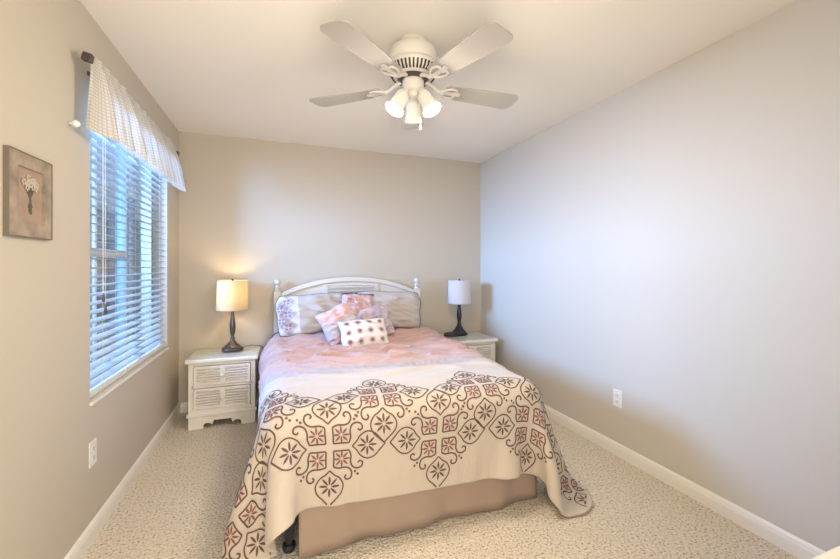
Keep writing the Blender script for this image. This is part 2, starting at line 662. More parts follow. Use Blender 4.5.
def outlet(name, loc, rotz, label):
    t = thing(name, label, 'outlet', loc, rotz, 'wall outlets')
    bm = new(); box(bm, -0.036, 0.036, -0.006, 0, -0.058, 0.058)
    link('cover_plate', bm, M['plastic'], t, bevel=0.003)
    for zz in (0.021, -0.021):
        bm = new(); box(bm, -0.016, 0.016, -0.0085, -0.005, zz - 0.014, zz + 0.014)
        s = link('socket', bm, M['plastic'], t, bevel=0.004)
        bm = new()
        box(bm, -0.009, -0.006, -0.0092, -0.008, zz - 0.002, zz + 0.008)
        box(bm, 0.005, 0.008, -0.0092, -0.008, zz - 0.002, zz + 0.007)
        box(bm, -0.003, 0.003, -0.0092, -0.008, zz - 0.010, zz - 0.005)
        link('slots', bm, M['slot'], s)
    return t


outlet('wall_outlet', (XL, 2.20, 0.40), R(90), 'beige wall outlet under the window near the baseboard')
outlet('wall_outlet', (XR, 1.945, 0.385), R(-90), 'white wall outlet on the bare right wall')

# ------------------------------------------------------------------ nightstands
NSH = 0.552


def nightstand(loc, label):
    t = thing('nightstand', label, 'nightstand', loc, 0, 'nightstands beside the bed')
    w, f, b = 0.238, -0.205, 0.20
    bm = new()
    box(bm, -w, -w + 0.02, f, b, 0.105, 0.515)
    box(bm, w - 0.02, w, f, b, 0.105, 0.515)
    box(bm, -w + 0.02, w - 0.02, b - 0.012, b, 0.105, 0.515)
    for z0, z1 in ((0.105, 0.155), (0.318, 0.336), (0.492, 0.515)):
        box(bm, -w + 0.02, w - 0.02, f, b - 0.012, z0, z1)
    for s in (-1, 1):
        box(bm, min(s * (w - 0.02), s * (w - 0.034)), max(s * (w - 0.02), s * (w - 0.034)), f, b - 0.012, 0.155, 0.492)
    link('body', bm, M['white'], t, bevel=0.002)
    bm = new()
    box(bm, -w - 0.022, w + 0.022, f - 0.022, b + 0.004, 0.515, 0.545)
    link('top', bm, M['white'], t, bevel=0.008)
    bm = new(); box(bm, -w - 0.014, w + 0.014, f - 0.014, b, 0.5455, NSH - 0.0005)
    link('glass_top', bm, M['top_glass'], t, bevel=0.001)
    bm = new()
    box(bm, -w - 0.012, w + 0.012, f - 0.012, f, 0.098, 0.122)
    box(bm, -w - 0.012, -w, f, b, 0.098, 0.122)
    box(bm, w, w + 0.012, f, b, 0.098, 0.122)
    link('moulding', bm, M['white'], t, bevel=0.004)
    # bracket base with scrolled cut-out
    bm = new()
    cut = [(-0.10, 0.0), (-0.10, 0.018)]
    for k in range(7):
        a = R(180 - k * 30)
        cut.append((-0.078 + 0.022 * math.cos(a), 0.022 + 0.020 * math.sin(a)))
    cut += [(-0.05, 0.040), (-0.045, 0.058)]
    right = [(-x, z) for x, z in reversed(cut)]
    outl = [(-w, 0.0)] + [(x * 1.35, z) for x, z in cut] + [(x * 1.35, z) for x, z in right] + [(w, 0.0), (w, 0.105), (-w, 0.105)]
    prism(bm, outl, f + 0.001, f + 0.018, 'y')
    box(bm, -w, -w + 0.018, f + 0.018, b, 0, 0.105)
    box(bm, w - 0.018, w, f + 0.018, b, 0, 0.105)
    link('bracket_base', bm, M['white'], t)
    for z0, z1 in ((0.159, 0.314), (0.340, 0.488)):
        dw = w - 0.038
        bm = new()
        fy = f - 0.010
        box(bm, -dw, dw, f + 0.006, b - 0.03, z0 + 0.004, z1 - 0.004)
        for xa, xb in ((-dw, -dw + 0.016), (-0.018, 0.018), (dw - 0.016, dw)):
            box(bm, xa, xb, fy, f + 0.006, z0, z1)
        for za, zb in ((z0, z0 + 0.014), (z1 - 0.014, z1)):
            box(bm, -dw + 0.016, -0.018, fy, f + 0.006, za, zb)
            box(bm, 0.018, dw - 0.016, fy, f + 0.006, za, zb)
        dr = link('drawer', bm, M['white'], t)
        bm = new()
        n = 6
        step = (z1 - z0 - 0.028) / n
        for k in range(n):
            zc = z0 + 0.014 + (k + 0.5) * step
            for xa, xb in ((-dw + 0.016, -0.018), (0.018, dw - 0.016)):
                mt = Matrix.Translation((0, f - 0.002, zc)) @ Matrix.Rotation(R(35), 4, 'X')
                box(bm, xa, xb, -0.0035, 0.0035, -step * 0.50, step * 0.50, mt)
        link('louvre', bm, M['white'], dr)
        bm = new()
        lathe(bm, [(0.006, 0), (0.006, 0.010), (0.014, 0.016), (0.016, 0.022), (0.012, 0.029), (0.003, 0.031)], 18,
              (0, 0, 0), Matrix.Translation((0, fy, (z0 + z1) / 2)) @ Matrix.Rotation(R(90), 4, 'X'))
        link('knob', bm, M['white'], dr, smooth=True, angle=50)
    return t


NSL = (-0.43, 3.588, 0)
NSR = (1.795, 3.545, 0)
ns = nightstand(NSL, 'cream louvred nightstand left of the bed, under the lit lamp')
dup(ns, NSR, 'cream louvred nightstand in the corner by the bare wall')

# ------------------------------------------------------------------ lamps


def lamp(loc, label, lit):
    t = thing('table_lamp', label, 'lamp', loc, 0, 'bedside lamps')
    mb = M['pewter'] if lit else M['black']
    bm = new()
    if lit:
        lathe(bm, [(0.084, 0.001), (0.086, 0.012), (0.080, 0.022), (0.064, 0.028), (0.062, 0.038), (0.050, 0.046), (0.036, 0.056), (0.032, 0.066),
                   (0.022, 0.078), (0.015, 0.095)], 40)
        link('base', bm, mb, t, smooth=True, angle=35)
        bm = new()
        lathe(bm, [(0.015, 0.094), (0.019, 0.104), (0.012, 0.114), (0.013, 0.125), (0.022, 0.16), (0.024, 0.20), (0.020, 0.25), (0.014, 0.30),
                   (0.012, 0.325), (0.018, 0.345), (0.018, 0.352), (0.008, 0.358)], 28)
        link('stem', bm, mb, t, smooth=True, angle=40)
    else:
        rows = [(0.064, 0.001), (0.064, 0.018), (0.058, 0.026), (0.046, 0.042), (0.032, 0.066), (0.022, 0.092), (0.018, 0.105)]
        bm = new()
        m45 = Matrix.Rotation(R(45), 4, 'Z')
        lathe(bm, [(r * 1.38, z) for r, z in rows], 4, (0, 0, 0), m45)
        link('base', bm, mb, t, bevel=0.004)
        bm = new()
        lathe(bm, [(0.020, 0.104), (0.022, 0.118), (0.017, 0.13), (0.022, 0.165), (0.027, 0.20), (0.023, 0.25), (0.016, 0.29), (0.015, 0.31),
                   (0.028, 0.33), (0.028, 0.336), (0.008, 0.342)], 28)
        link('stem', bm, mb, t, smooth=True, angle=40)
    z0, z1, r0, r1 = (0.345, 0.597, 0.126, 0.120) if lit else (0.328, 0.572, 0.122, 0.115)
    bm = new()
    n = 48
    prof = [(r0 + (r1 - r0) * k / 6, z0 + (z1 - z0) * k / 6) for k in range(7)]
    lathe(bm, prof, n, cap=False)
    sh = link('lamp_shade', bm, M['shade_lit'] if lit else M['shade_grey'], t, smooth=True)
    for zz, rr in ((z0 + 0.003, r0), (z1 - 0.003, r1)):
        bm = new()
        tube(bm, [(rr * math.cos(2 * PI * k / 40), rr * math.sin(2 * PI * k / 40), zz) for k in range(40)], 0.0022, 6, closed=True)
        link('shade_rim', bm, M['shade_lit'] if lit else M['shade_grey'], sh, smooth=True)
    bm = new()
    for k in range(3):
        a = R(120 * k + 30)
        tube(bm, [(0, 0, z1 - 0.006), (r1 * math.cos(a), r1 * math.sin(a), z1 - 0.006)], 0.0018, 6)
    tube(bm, [(0, 0, 0.35), (0.045, 0, 0.41), (0.045, 0, 0.50), (0, 0, z1 - 0.006)], 0.0018, 6)
    tube(bm, [(0, 0, 0.35), (-0.045, 0, 0.41), (-0.045, 0, 0.50), (0, 0, z1 - 0.006)], 0.0018, 6)
    link('harp', bm, M['bronze'], t, smooth=True)
    bm = new()
    lathe(bm, [(0.004, z1 - 0.006), (0.010, z1 - 0.002), (0.011, z1 + 0.007), (0.005, z1 + 0.014), (0.001, z1 + 0.015)], 16)
    link('finial', bm, M['bronze'], t, smooth=True)
    bm = new()
    lathe(bm, [(0.012, 0.352), (0.013, 0.385), (0.026, 0.42), (0.028, 0.445), (0.018, 0.47), (0.002, 0.476)], 20)
    link('bulb', bm, M['lamp_bulb'] if lit else M['plastic'], t, smooth=True)
    return t


LL = (-0.384, 3.63, NSH)
RLP = (1.768, 3.62, NSH)
ll = lamp(LL, 'lit table lamp with a cream shade on left nightstand', True)
rl = lamp(RLP, 'unlit black table lamp with a grey shade on right nightstand', False)
rl.rotation_euler = (0, 0, R(8))
pl = D.lights.new('lamp_bulb_light', 'POINT')
pl.energy = 3.7
pl.color = (1.0, 0.78, 0.46)
pl.shadow_soft_size = 0.03
po = D.objects.new('lamp_bulb_light', pl)
COL.objects.link(po)
po.parent = ll
po.location = (0, 0, 0.50)
# the lit lamp's flex runs off the table behind the bed
bm = new()
fx = [(0.07, 0.03, 0.006), (0.10, 0.06, 0.012), (0.14, 0.075, 0.018), (0.18, 0.07, 0.012), (0.222, 0.07, 0.004), (0.246, 0.068, -0.02), (0.262, 0.068, -0.09), (0.262, 0.07, -0.2)]
tube(bm, fx, 0.0032, 8)
link('power_cord', bm, M['bronze'], ll, smooth=True)

bm = new()
bmesh.ops.create_uvsphere(bm, u_segments=28, v_segments=14, radius=1)
for v in bm.verts:
    x, y, z = v.co
    zz = max(z, -0.55)
    v.co = (0.062 * math.copysign(abs(x) ** 0.8, x), 0.034 * y, 0.026 * zz)
o = link('eyeglass_case', bm, M['black_case'], smooth=True)
o.location = (1.635, 3.575, NSH + 0.0148)
o.rotation_euler = (0, 0, R(-12))
tag(o, 'small rounded black case lying beside the black lamp', 'case')

# ------------------------------------------------------------------ bed: headboard, frame, box spring
BX0, BX1 = -0.02, 1.335
BC = (BX0 + BX1) / 2
HY = 3.755
bed = thing('bed', 'white painted bed with an arched headboard and round finials', 'bed', (BC, HY, 0))
HWID = 0.682
for s in (-1, 1):
    bm = new(); box(bm, s * HWID - 0.031, s * HWID + 0.031, -0.031, 0.031, 0, 1.035)
    p = link('bed_post', bm, M['headboard'], bed, bevel=0.005)
    bm = new()
    lathe(bm, [(0.030, 1.034), (0.032, 1.042), (0.024, 1.050), (0.016, 1.058), (0.024, 1.070), (0.026, 1.080), (0.014, 1.092), (0.012, 1.098), (0.022, 1.106),
               (0.028, 1.120), (0.028, 1.130), (0.020, 1.145), (0.006, 1.152)], 24, (s * HWID, 0, 0))
    link('finial', bm, M['headboard'], p, smooth=True, angle=50)


def arch(x, z_end=1.025, z_mid=1.165):
    u = x / (HWID - 0.03)
    return z_end + (z_mid - z_end) * (1 - abs(u) ** 2.15)


xs = [-(HWID - 0.031) + 2 * (HWID - 0.031) * k / 48 for k in range(49)]
bm = new()
outl = [(x, arch(x)) for x in xs] + [(x, arch(x) - 0.045) for x in reversed(xs)]
prism(bm, outl, -0.030, 0.024, 'y')
link('arched_rail', bm, M['headboard'], bed, bevel=0.008)
bm = new()
outl = [(x, arch(x) - 0.04) for x in xs] + [(xs[-1], 0.30), (xs[0], 0.30)]
prism(bm, outl, -0.008, 0.014, 'y')
link('headboard_panel', bm, M['headboard'], bed)
bm = new()
for xa, xb in ((-0.27, -0.228), (0.228, 0.27)):
    box(bm, xa, xb, -0.018, -0.006, 0.66, 1.10)
box(bm, -0.228, 0.228, -0.018, -0.006, 1.082, 1.10)
box(bm, -0.228, 0.228, -0.018, -0.006, 0.66, 0.69)
ins = link('louvre_frame', bm, M['headboard'], bed, bevel=0.003)
bm = new()
for k in range(11):
    zc = 0.71 + k * 0.035
    box(bm, -0.228, 0.228, -0.006, 0.003, -0.011, 0.011, Matrix.Translation((0, -0.020, zc)) @ Matrix.Rotation(R(30), 4, 'X'))
link('louvre', bm, M['headboard'], ins)
bm = new(); box(bm, -0.655, 0.655, 1.785 - HY, -0.035, 0.20, 0.385)
link('box_spring', bm, M['grey_fabric'], bed, bevel=0.02)
bm = new()
for s in (-1, 1):
    box(bm, s * 0.655 - 0.015, s * 0.655 + 0.015, 1.79 - HY, -0.031, 0.165, 0.20)
box(bm, -0.64, 0.64, 1.79 - HY, 1.82 - HY, 0.165, 0.20)
link('bed_frame', bm, M['steel'], bed)
for s in (-1, 1):
    bm = new()
    box(bm, s * 0.62 - 0.018, s * 0.62 + 0.018, 1.79 - HY, 1.826 - HY, 0.05, 0.165)
    lathe(bm, [(0.014, 0.03), (0.026, 0.03), (0.03, 0.015), (0.026, 0.0), (0.014, 0.0)], 16, (s * 0.62, 1.808 - HY, 0.001))
    box(bm, s * 0.62 - 0.012, s * 0.62 + 0.012, 1.796 - HY, 1.820 - HY, 0.03, 0.05)
    link('leg', bm, M['steel'], bed)

bm = new(); box(bm, BX0 + 0.01, BX1 - 0.01, 1.765, 3.70, 0.386, 0.60)
o = link('mattress', bm, M['mattress'], bevel=0.05)
tag(o, 'white mattress on the bed, hidden beneath the comforter', 'mattress')

# bed skirt: front and side panels
bs = thing('bed_skirt', 'plain taupe bed skirt hanging to the carpet at the foot', 'bed skirt', (BC, 1.74, 0))


def skirt_panel(x0, y0, x1, y1, n, name='skirt_panel', amp=0.010):
    bm = new()
    d = Vector((x1 - x0, y1 - y0, 0))
    nrm = Vector((d.y, -d.x, 0)).normalized()
    L = d.length
    rows = []
    for j in range(9):
        z = 0.012 + (0.37 - 0.012) * j / 8
        row = []
        for i in range(n + 1):
            u = i / n
            k = (1 - j / 8)
            off = amp * k * (math.sin(u * L * 14 + 0.7) + 0.6 * math.sin(u * L * 31 + 2)) + 0.018 * k
            p = Vector((x0, y0, z)) + d * u + nrm * off
            p.z += 0.006 * math.sin(u * 5) * k
            row.append(bm.verts.new(p))
        rows.append(row)
    for a, b in zip(rows, rows[1:]):
        for i in range(n):
            bm.faces.new((a[i], a[i + 1], b[i + 1], b[i]))
    o = link(name, bm, M['skirt'], bs, smooth=True)
    m = o.modifiers.new('thick', 'SOLIDIFY')
    m.thickness = 0.003
    return o


skirt_panel(0.075 - BC, 0.0, 1.32 - BC, 0.012, 80)
skirt_panel(1.325 - BC, 0.06, 1.325 - BC, 1.9, 80)
skirt_panel(-0.005 - BC, 1.9, -0.005 - BC, 0.10, 80)

# ------------------------------------------------------------------ comforter: cloth relaxed over the bed


def box_sdf_push(P, lo, hi, r):
    c = (lo + hi) / 2
    h = (hi - lo) / 2 - r
    q = P - c
    s = np.sign(q)
    a = np.abs(q) - h
    out = np.maximum(a, 0)
    lo_ = np.linalg.norm(out, axis=1)
    inside = np.minimum(a.max(axis=1), 0)
    d = lo_ + inside - r
    hit = d < 0
    if not hit.any():
        return hit
    g = np.zeros_like(P)
    o_ = hit & (lo_ > 1e-9)
    g[o_] = out[o_] / lo_[o_, None] * s[o_]
    i_ = hit & (lo_ <= 1e-9)
    if i_.any():
        ax = a[i_].argmax(axis=1)
        gi = np.zeros((i_.sum(), 3))
        gi[np.arange(len(ax)), ax] = 1
        g[i_] = gi * s[i_]
    P[hit] -= g[hit] * d[hit, None]
    return hit


P0, P1 = -0.42, 1.88         # cloth across the bed
QF = 0.375                     # cloth hanging below the foot edge
FOOT = 1.72
QL = 3.60 - FOOT + QF
NP, NQ = 85, 84
ROT = R(-2.5)


def simulate():
    pu = np.linspace(P0, P1, NP)
    qv = np.linspace(-QF, 3.60 - FOOT, NQ)
    X, Y = np.meshgrid(pu, qv)                 # rows along q
    cx, cy = BC, 0.9
    Xr = cx + (X - cx) * math.cos(ROT) - (Y - cy) * math.sin(ROT)
    Yr = cy + (X - cx) * math.sin(ROT) + (Y - cy) * math.cos(ROT)
    rng = np.random.RandomState(3)
    P = np.stack([Xr, Yr + FOOT + 0.055, np.full_like(X, 0.665)], -1)
    P[..., 2] += rng.normal(0, 0.002, X.shape)
    P = P.reshape(-1, 3)
    prev = P.copy()
    idx = np.arange(NP * NQ).reshape(NQ, NP)
    du, dv = pu[1] - pu[0], qv[1] - qv[0]
    sets = []

    def add(a, b, L, w):
        sets.append((a.ravel(), b.ravel(), L, w))
    dg = math.hypot(du, dv)
    for st, w in ((4, 0.02), (2, 0.09)):
        for par in (0, 1):
            cols = np.arange(NP - st)
            cols = cols[(cols // st) % 2 == par]
            a = idx[:, cols]; add(a, a + st, du * st, w)
            rows = np.arange(NQ - st)
            rows = rows[(rows // st) % 2 == par]
            a = idx[rows, :]; add(a, a + NP * st, dv * st, w)
    for par in (0, 1):
        a = idx[par:-1:2, :-1]; add(a, a + NP + 1, dg, 0.07)
        a = idx[par:-1:2, 1:]; add(a, a + NP - 1, dg, 0.07)
    for rep in (0, 1):
        for par in (0, 1):
            a = idx[:, par:-1:2]; add(a, a + 1, du, 1.0)
            a = idx[par:-1:2, :]; add(a, a + NP, dv, 1.0)
    bed_lo, bed_hi = np.array([-0.10, 1.705, -1.0]), np.array([1.395, 4.2, 0.640])
    nl_lo, nl_hi = np.array([-1.2, 3.36, -1]), np.array([-0.15, 4.2, 0.56])
    nr_lo, nr_hi = np.array([1.49, 3.36, -1]), np.array([2.4, 4.2, 0.56])
    for step in range(260):
        vel = (P - prev) * 0.96
        prev = P.copy()
        P = P + vel
        P[:, 2] -= 0.0007
        for it in range(10):
            for a, b, L, w in sets:
                d = P[b] - P[a]
                l = np.sqrt((d * d).sum(1)) + 1e-9
                c = (l - L) / l * (0.5 * w)
                if L > dg * 1.2:
                    c = np.minimum(c, 0)
                d *= c[:, None]
                P[a] += d
                P[b] -= d
            h1 = box_sdf_push(P, bed_lo, bed_hi, 0.125)
            box_sdf_push(P, nl_lo, nl_hi, 0.03)
            box_sdf_push(P, nr_lo, nr_hi, 0.03)
            fl = P[:, 2] < 0.022
            P[fl, 2] = 0.022
        # friction
        hit = h1
        P[hit] = prev[hit] + (P[hit] - prev[hit]) * 0.35
        P[fl, :2] = prev[fl, :2] + (P[fl, :2] - prev[fl, :2]) * 0.3
    return P.reshape(NQ, NP, 3), pu, qv


def cubic_up(A, k):
    """Catmull-Rom resampling along axis 0"""
    n = A.shape[0]
    t = np.linspace(0, n - 1, (n - 1) * k + 1)
    i = np.clip(t.astype(int), 0, n - 2)
    f = (t - i)[:, None, None]
    g = lambda j: A[np.clip(j, 0, n - 1)]
    p0, p1, p2, p3 = g(i - 1), g(i), g(i + 1), g(i + 2)
    return 0.5 * ((2 * p1) + (-p0 + p2) * f + (2 * p0 - 5 * p1 + 4 * p2 - p3) * f * f + (-p0 + 3 * p1 - 3 * p2 + p3) * f ** 3)


S0, PU, QV = simulate()
KUP = 3
S1 = cubic_up(S0, KUP)
S1 = cubic_up(S1.transpose(1, 0, 2), KUP).transpose(1, 0, 2)


def normals(S):
    a = np.gradient(S, axis=1)
    b = np.gradient(S, axis=0)
    n = np.cross(a, b)
    return n / (np.linalg.norm(n, axis=2, keepdims=True) + 1e-12)


nq, npp = S1.shape[:2]
pf = np.linspace(P0, P1, npp)
qf = np.linspace(QV[0], QV[-1], nq)
disp = np.zeros((nq, npp))


def sstep(a, b, x):
    t = min(1, max(0, (x - a) / (b - a)))
    return t * t * (3 - 2 * t)


Q_BAND = 0.62        # where the pink satin meets the embroidered field
for j, q in enumerate(qf):
    pinkness = sstep(Q_BAND - 0.02, Q_BAND + 0.16, q)
    band = math.exp(-((q - Q_BAND) / 0.09) ** 2)
    flat = sstep(0.25, 0.5, q)
    for i, p in enumerate(pf):
        n1 = noise.noise((p * 2.2, q * 2.2, 1.3))
        n2 = noise.noise((p * 4.0 + q * 2.2, q * 12 + 1.8 * n1, 4.1))
        r1 = (1 - abs(n2) * 2.6)
        d = 0.006 * n1 + 0.0022 * noise.noise((p * 9, q * 9, 8.8))
        d += pinkness * 0.066 * max(0, r1) ** 2 * (0.5 + 0.5 * noise.noise((p * 1.7, q * 2.5, 9.9)))
        d += pinkness * 0.014 * noise.noise((p * 7, q * 15, 2.2)) + pinkness * 0.012 * noise.noise((p * 3, q * 5, 6.2))
        d += flat * (1 - pinkness) * 0.016 * max(0, 1 - 3 * abs(noise.noise((p * 2.2, q * 9 + n1, 7.7))))
        ed = min(abs(q - Q_BAND), abs(q - Q_BAND - 0.055), abs(q - Q_BAND + 0.05))
        d -= 0.005 * math.exp(-(ed / 0.006) ** 2)
        d += band * 0.0022 * math.sin(p * 83 + 14 * noise.noise((p * 4, q * 7, 0)))
        d += 0.03 * sstep(1.35, 1.6, q) * sstep(-0.02, 0.1, p) * sstep(1.36, 1.24, p)
        disp[j, i] = d
S1 = S1 + normals(S1) * disp[..., None]
S1[..., 2] = np.maximum(S1[..., 2], 0.016)
NRM = normals(S1)


def cloth_at(p, q, off=0.0):
    fi = (p - P0) / (P1 - P0) * (npp - 1)
    fj = (q - QV[0]) / (QV[-1] - QV[0]) * (nq - 1)
    if math.hypot(max(P0 + RC - p, p - P1 + RC, 0), max(QV[0] + RC - q, 0)) > RC - 0.008:
        return None
    if fi < 0.5 or fj < 0.5 or fi > npp - 1.5 or fj > nq - 1.5:
        return None
    i, j = int(fi), int(fj)
    a, b = fi - i, fj - j
    s = (S1[j, i] * (1 - a) + S1[j, i + 1] * a) * (1 - b) + (S1[j + 1, i] * (1 - a) + S1[j + 1, i + 1] * a) * b
    n = (NRM[j, i] * (1 - a) + NRM[j, i + 1] * a) * (1 - b) + (NRM[j + 1, i] * (1 - a) + NRM[j + 1, i + 1] * a) * b
    return Vector(s + n * off)


me = D.meshes.new('comforter')
faces = []
ii = np.arange(nq * npp).reshape(nq, npp)
RC = 0.20
PC, QC = np.meshgrid((pf[:-1] + pf[1:]) / 2, (qf[:-1] + qf[1:]) / 2)
ex = np.maximum(np.maximum(P0 + RC - PC, PC - (P1 - RC)), 0)
ey = np.maximum(qf[0] + RC - QC, 0)
keep = (np.hypot(ex, ey) <= RC).ravel()
fa = np.stack([ii[:-1, :-1], ii[:-1, 1:], ii[1:, 1:], ii[1:, :-1]], -1).reshape(-1, 4)[keep]
me.from_pydata(S1.reshape(-1, 3).tolist(), [], fa.tolist())
uvs = me.uv_layers.new(name='UVMap')
UU, VV = np.meshgrid((pf - P0) / (P1 - P0), (qf - qf[0]) / (qf[-1] - qf[0]))
uvv = np.stack([UU, VV], -1).reshape(-1, 2)[fa.ravel()]
uvs.data.foreach_set('uv', uvv.ravel().astype(np.float32))
me.polygons.foreach_set('use_smooth', [True] * len(me.polygons))


def qn(q):
    return (q - QV[0]) / (QV[-1] - QV[0])


CREAM, WHITE, LAV, PINK = (0.54, 0.46, 0.375), (0.53, 0.465, 0.41), (0.42, 0.365, 0.38), (0.50, 0.315, 0.27)
M['comforter'] = ramp_uv_mat('comforter_cloth', [
    (0.0, CREAM), (qn(0.0), CREAM), (qn(0.35), WHITE), (qn(Q_BAND - 0.10), WHITE), (qn(Q_BAND - 0.03), LAV), (qn(Q_BAND + 0.03), LAV),
    (qn(Q_BAND + 0.06), (0.50, 0.36, 0.345)), (qn(Q_BAND + 0.3), PINK), (1.0, PINK)], bump=(500, 0.1), rough=0.6)
me.materials.append(M['comforter'])
comf = D.objects.new('comforter', me)
COL.objects.link(comf)
m = comf.modifiers.new('thick', 'SOLIDIFY')
m.thickness = 0.010
m.offset = -1.0
tag(comf, 'pink and cream comforter with brown embroidered medallions spread over bed', 'comforter')

# embroidery: stitched lines laid on the cloth


def ribbon(bm, pts, w, surf, closed=False, off=0.0022):
    n = len(pts)
    L, Rr = [], []
    for i, (a, b) in enumerate(pts):
        pa = pts[(i - 1) % n] if (closed or i > 0) else pts[i]
        pb = pts[(i + 1) % n] if (closed or i < n - 1) else pts[i]
        tx, ty = pb[0] - pa[0], pb[1] - pa[1]
        l = math.hypot(tx, ty) or 1
        nx, ny = -ty / l * w / 2, tx / l * w / 2
        A, B = surf(a + nx, b + ny, off), surf(a - nx, b - ny, off)
        if A is None or B is None:
            L.append(None); Rr.append(None)
        else:
            L.append(bm.verts.new(A)); Rr.append(bm.verts.new(B))
    for i in range(n if closed else n - 1):
        k = (i + 1) % n
        if L[i] is None or L[k] is None:
            continue
        bm.faces.new((L[i], L[k], Rr[k], Rr[i]))


def smooth_curve(ctrl, n=10, closed=False):
    out = []
    N = len(ctrl)
    segs = N if closed else N - 1
    for i in range(segs):
        g = lambda k: ctrl[k % N] if closed else ctrl[min(max(k, 0), N - 1)]
        p0, p1, p2, p3 = g(i - 1), g(i), g(i + 1), g(i + 2)
        for s in range(n):
            f = s / n
            out.append(tuple(0.5 * (2 * p1[c] + (-p0[c] + p2[c]) * f + (2 * p0[c] - 5 * p1[c] + 4 * p2[c] - p3[c]) * f * f
                                    + (-p0[c] + 3 * p1[c] - 3 * p2[c] + p3[c]) * f ** 3) for c in (0, 1)))
    if not closed:
        out.append(ctrl[-1])
    return out


def leaf(bm, cx, cy, ang, r0, r1, w, surf):
    """one pointed stitched petal"""
    n = 7
    ca, sa = math.cos(ang), math.sin(ang)
    rows = []
    for k in range(n + 1):
        t = k / n
        r = r0 + (r1 - r0) * t
        ww = w / 2 * math.sin(PI * min(1, 0.06 + t * 0.94)) ** 0.8 + 0.0004
        A = surf(cx + r * ca - ww * sa, cy + r * sa + ww * ca, 0.0022)
        B = surf(cx + r * ca + ww * sa, cy + r * sa - ww * ca, 0.0022)
        if A is None or B is None:
            return
        rows.append((bm.verts.new(A), bm.verts.new(B)))
    for a, b in zip(rows, rows[1:]):
        bm.faces.new((a[0], b[0], b[1], a[1]))


def star(bm, cx, cy, r, surf, n=8, w=0.009, rot=0.0, inner=0.18):
    for k in range(n):
        leaf(bm, cx, cy, rot + 2 * PI * k / n, r * inner, r, w, surf)


def medallion(bd, br, cx, cy, surf, s=1.0, lw=0.0064):
    for k in range(4):
        a = k * PI / 2
        ca, sa = math.cos(a), math.sin(a)
        rot = lambda x, y: (cx + s * (x * ca - y * sa), cy + s * (x * sa + y * ca))
        # outer onion shape on this axis
        ctrl = []
        for (x, y) in ((0.098, 0.0), (0.118, 0.020), (0.135, 0.044), (0.165, 0.060), (0.198, 0.052), (0.226, 0.024), (0.248, 0.0)):
            ctrl.append((x, y))
        up = smooth_curve(ctrl, 8)
        dn = [(x, -y) for x, y in reversed(up)]
        ribbon(bd, [rot(x, y) for x, y in up], lw * s, surf)
        ribbon(bd, [rot(x, y) for x, y in dn], lw * s, surf)
        c = rot(0.166, 0)
        star(bd, c[0], c[1], 0.046 * s, surf, 8, 0.0095 * s, a)
        # inner cell in the quadrant, its two free edges running out into scrolls
        q1 = smooth_curve([(0.016, 0.018), (0.017, 0.05), (0.016, 0.084)], 6)
        ribbon(bd, [rot(*p) for p in q1], lw * 1.1 * s, surf)
        ribbon(bd, [rot(y, x) for x, y in q1], lw * 1.1 * s, surf)
        q2 = smooth_curve([(0.016, 0.018), (0.018, 0.016)], 2)
        ribbon(bd, [rot(*p) for p in q2], lw * s, surf)
        sc = smooth_curve([(0.016, 0.084), (0.040, 0.092), (0.068, 0.091), (0.089, 0.100), (0.098, 0.120), (0.092, 0.140), (0.076, 0.145), (0.067, 0.134), (0.074, 0.124)], 7)
        # each scroll bounds the cell on one side of the diagonal
        ribbon(bd, [rot(*p) for p in sc], lw * 1.15 * s, surf)
        ribbon(bd, [rot(y, x) for x, y in sc], lw * 1.15 * s, surf)
        c = rot(0.052, 0.052)
        star(br, c[0], c[1], 0.038 * s, surf, 8, 0.0085 * s, 0)
        for dd in (0.112, 0.124):
            c = rot(dd, dd)
            star(bd, c[0], c[1], 0.006 * s, surf, 6, 0.005 * s, 0, 0)


bd, br = new(), new()
PER = 0.520
ROW1, ROW2 = -0.122, 0.130
for k in range(-2, 5):
    medallion(bd, br, 0.245 + k * PER, ROW1, cloth_at)
    medallion(bd, br, 0.228 + (k + 0.5) * PER, ROW2, cloth_at)
e1 = link('embroidery', bd, M['thread'], comf)
e2 = link('rust_embroidery', br, M['red_thread'], comf)
e2['label'] = 'rust red stitched stars'
bm = new()
pts = [cloth_at(P0 + 0.02 + (P1 - P0 - 0.04) * k / 160, qf[-1] - 0.015, 0.003) for k in range(161)]
tube(bm, pts, 0.005, 6)
pts = [cloth_at(1.405, 0.75 + (qf[-1] - 0.77) * k / 80, 0.003) for k in range(81)]
tube(bm, pts, 0.005, 6)
link('piping', bm, M['piping'], comf, smooth=True)

# ------------------------------------------------------------------ pillows


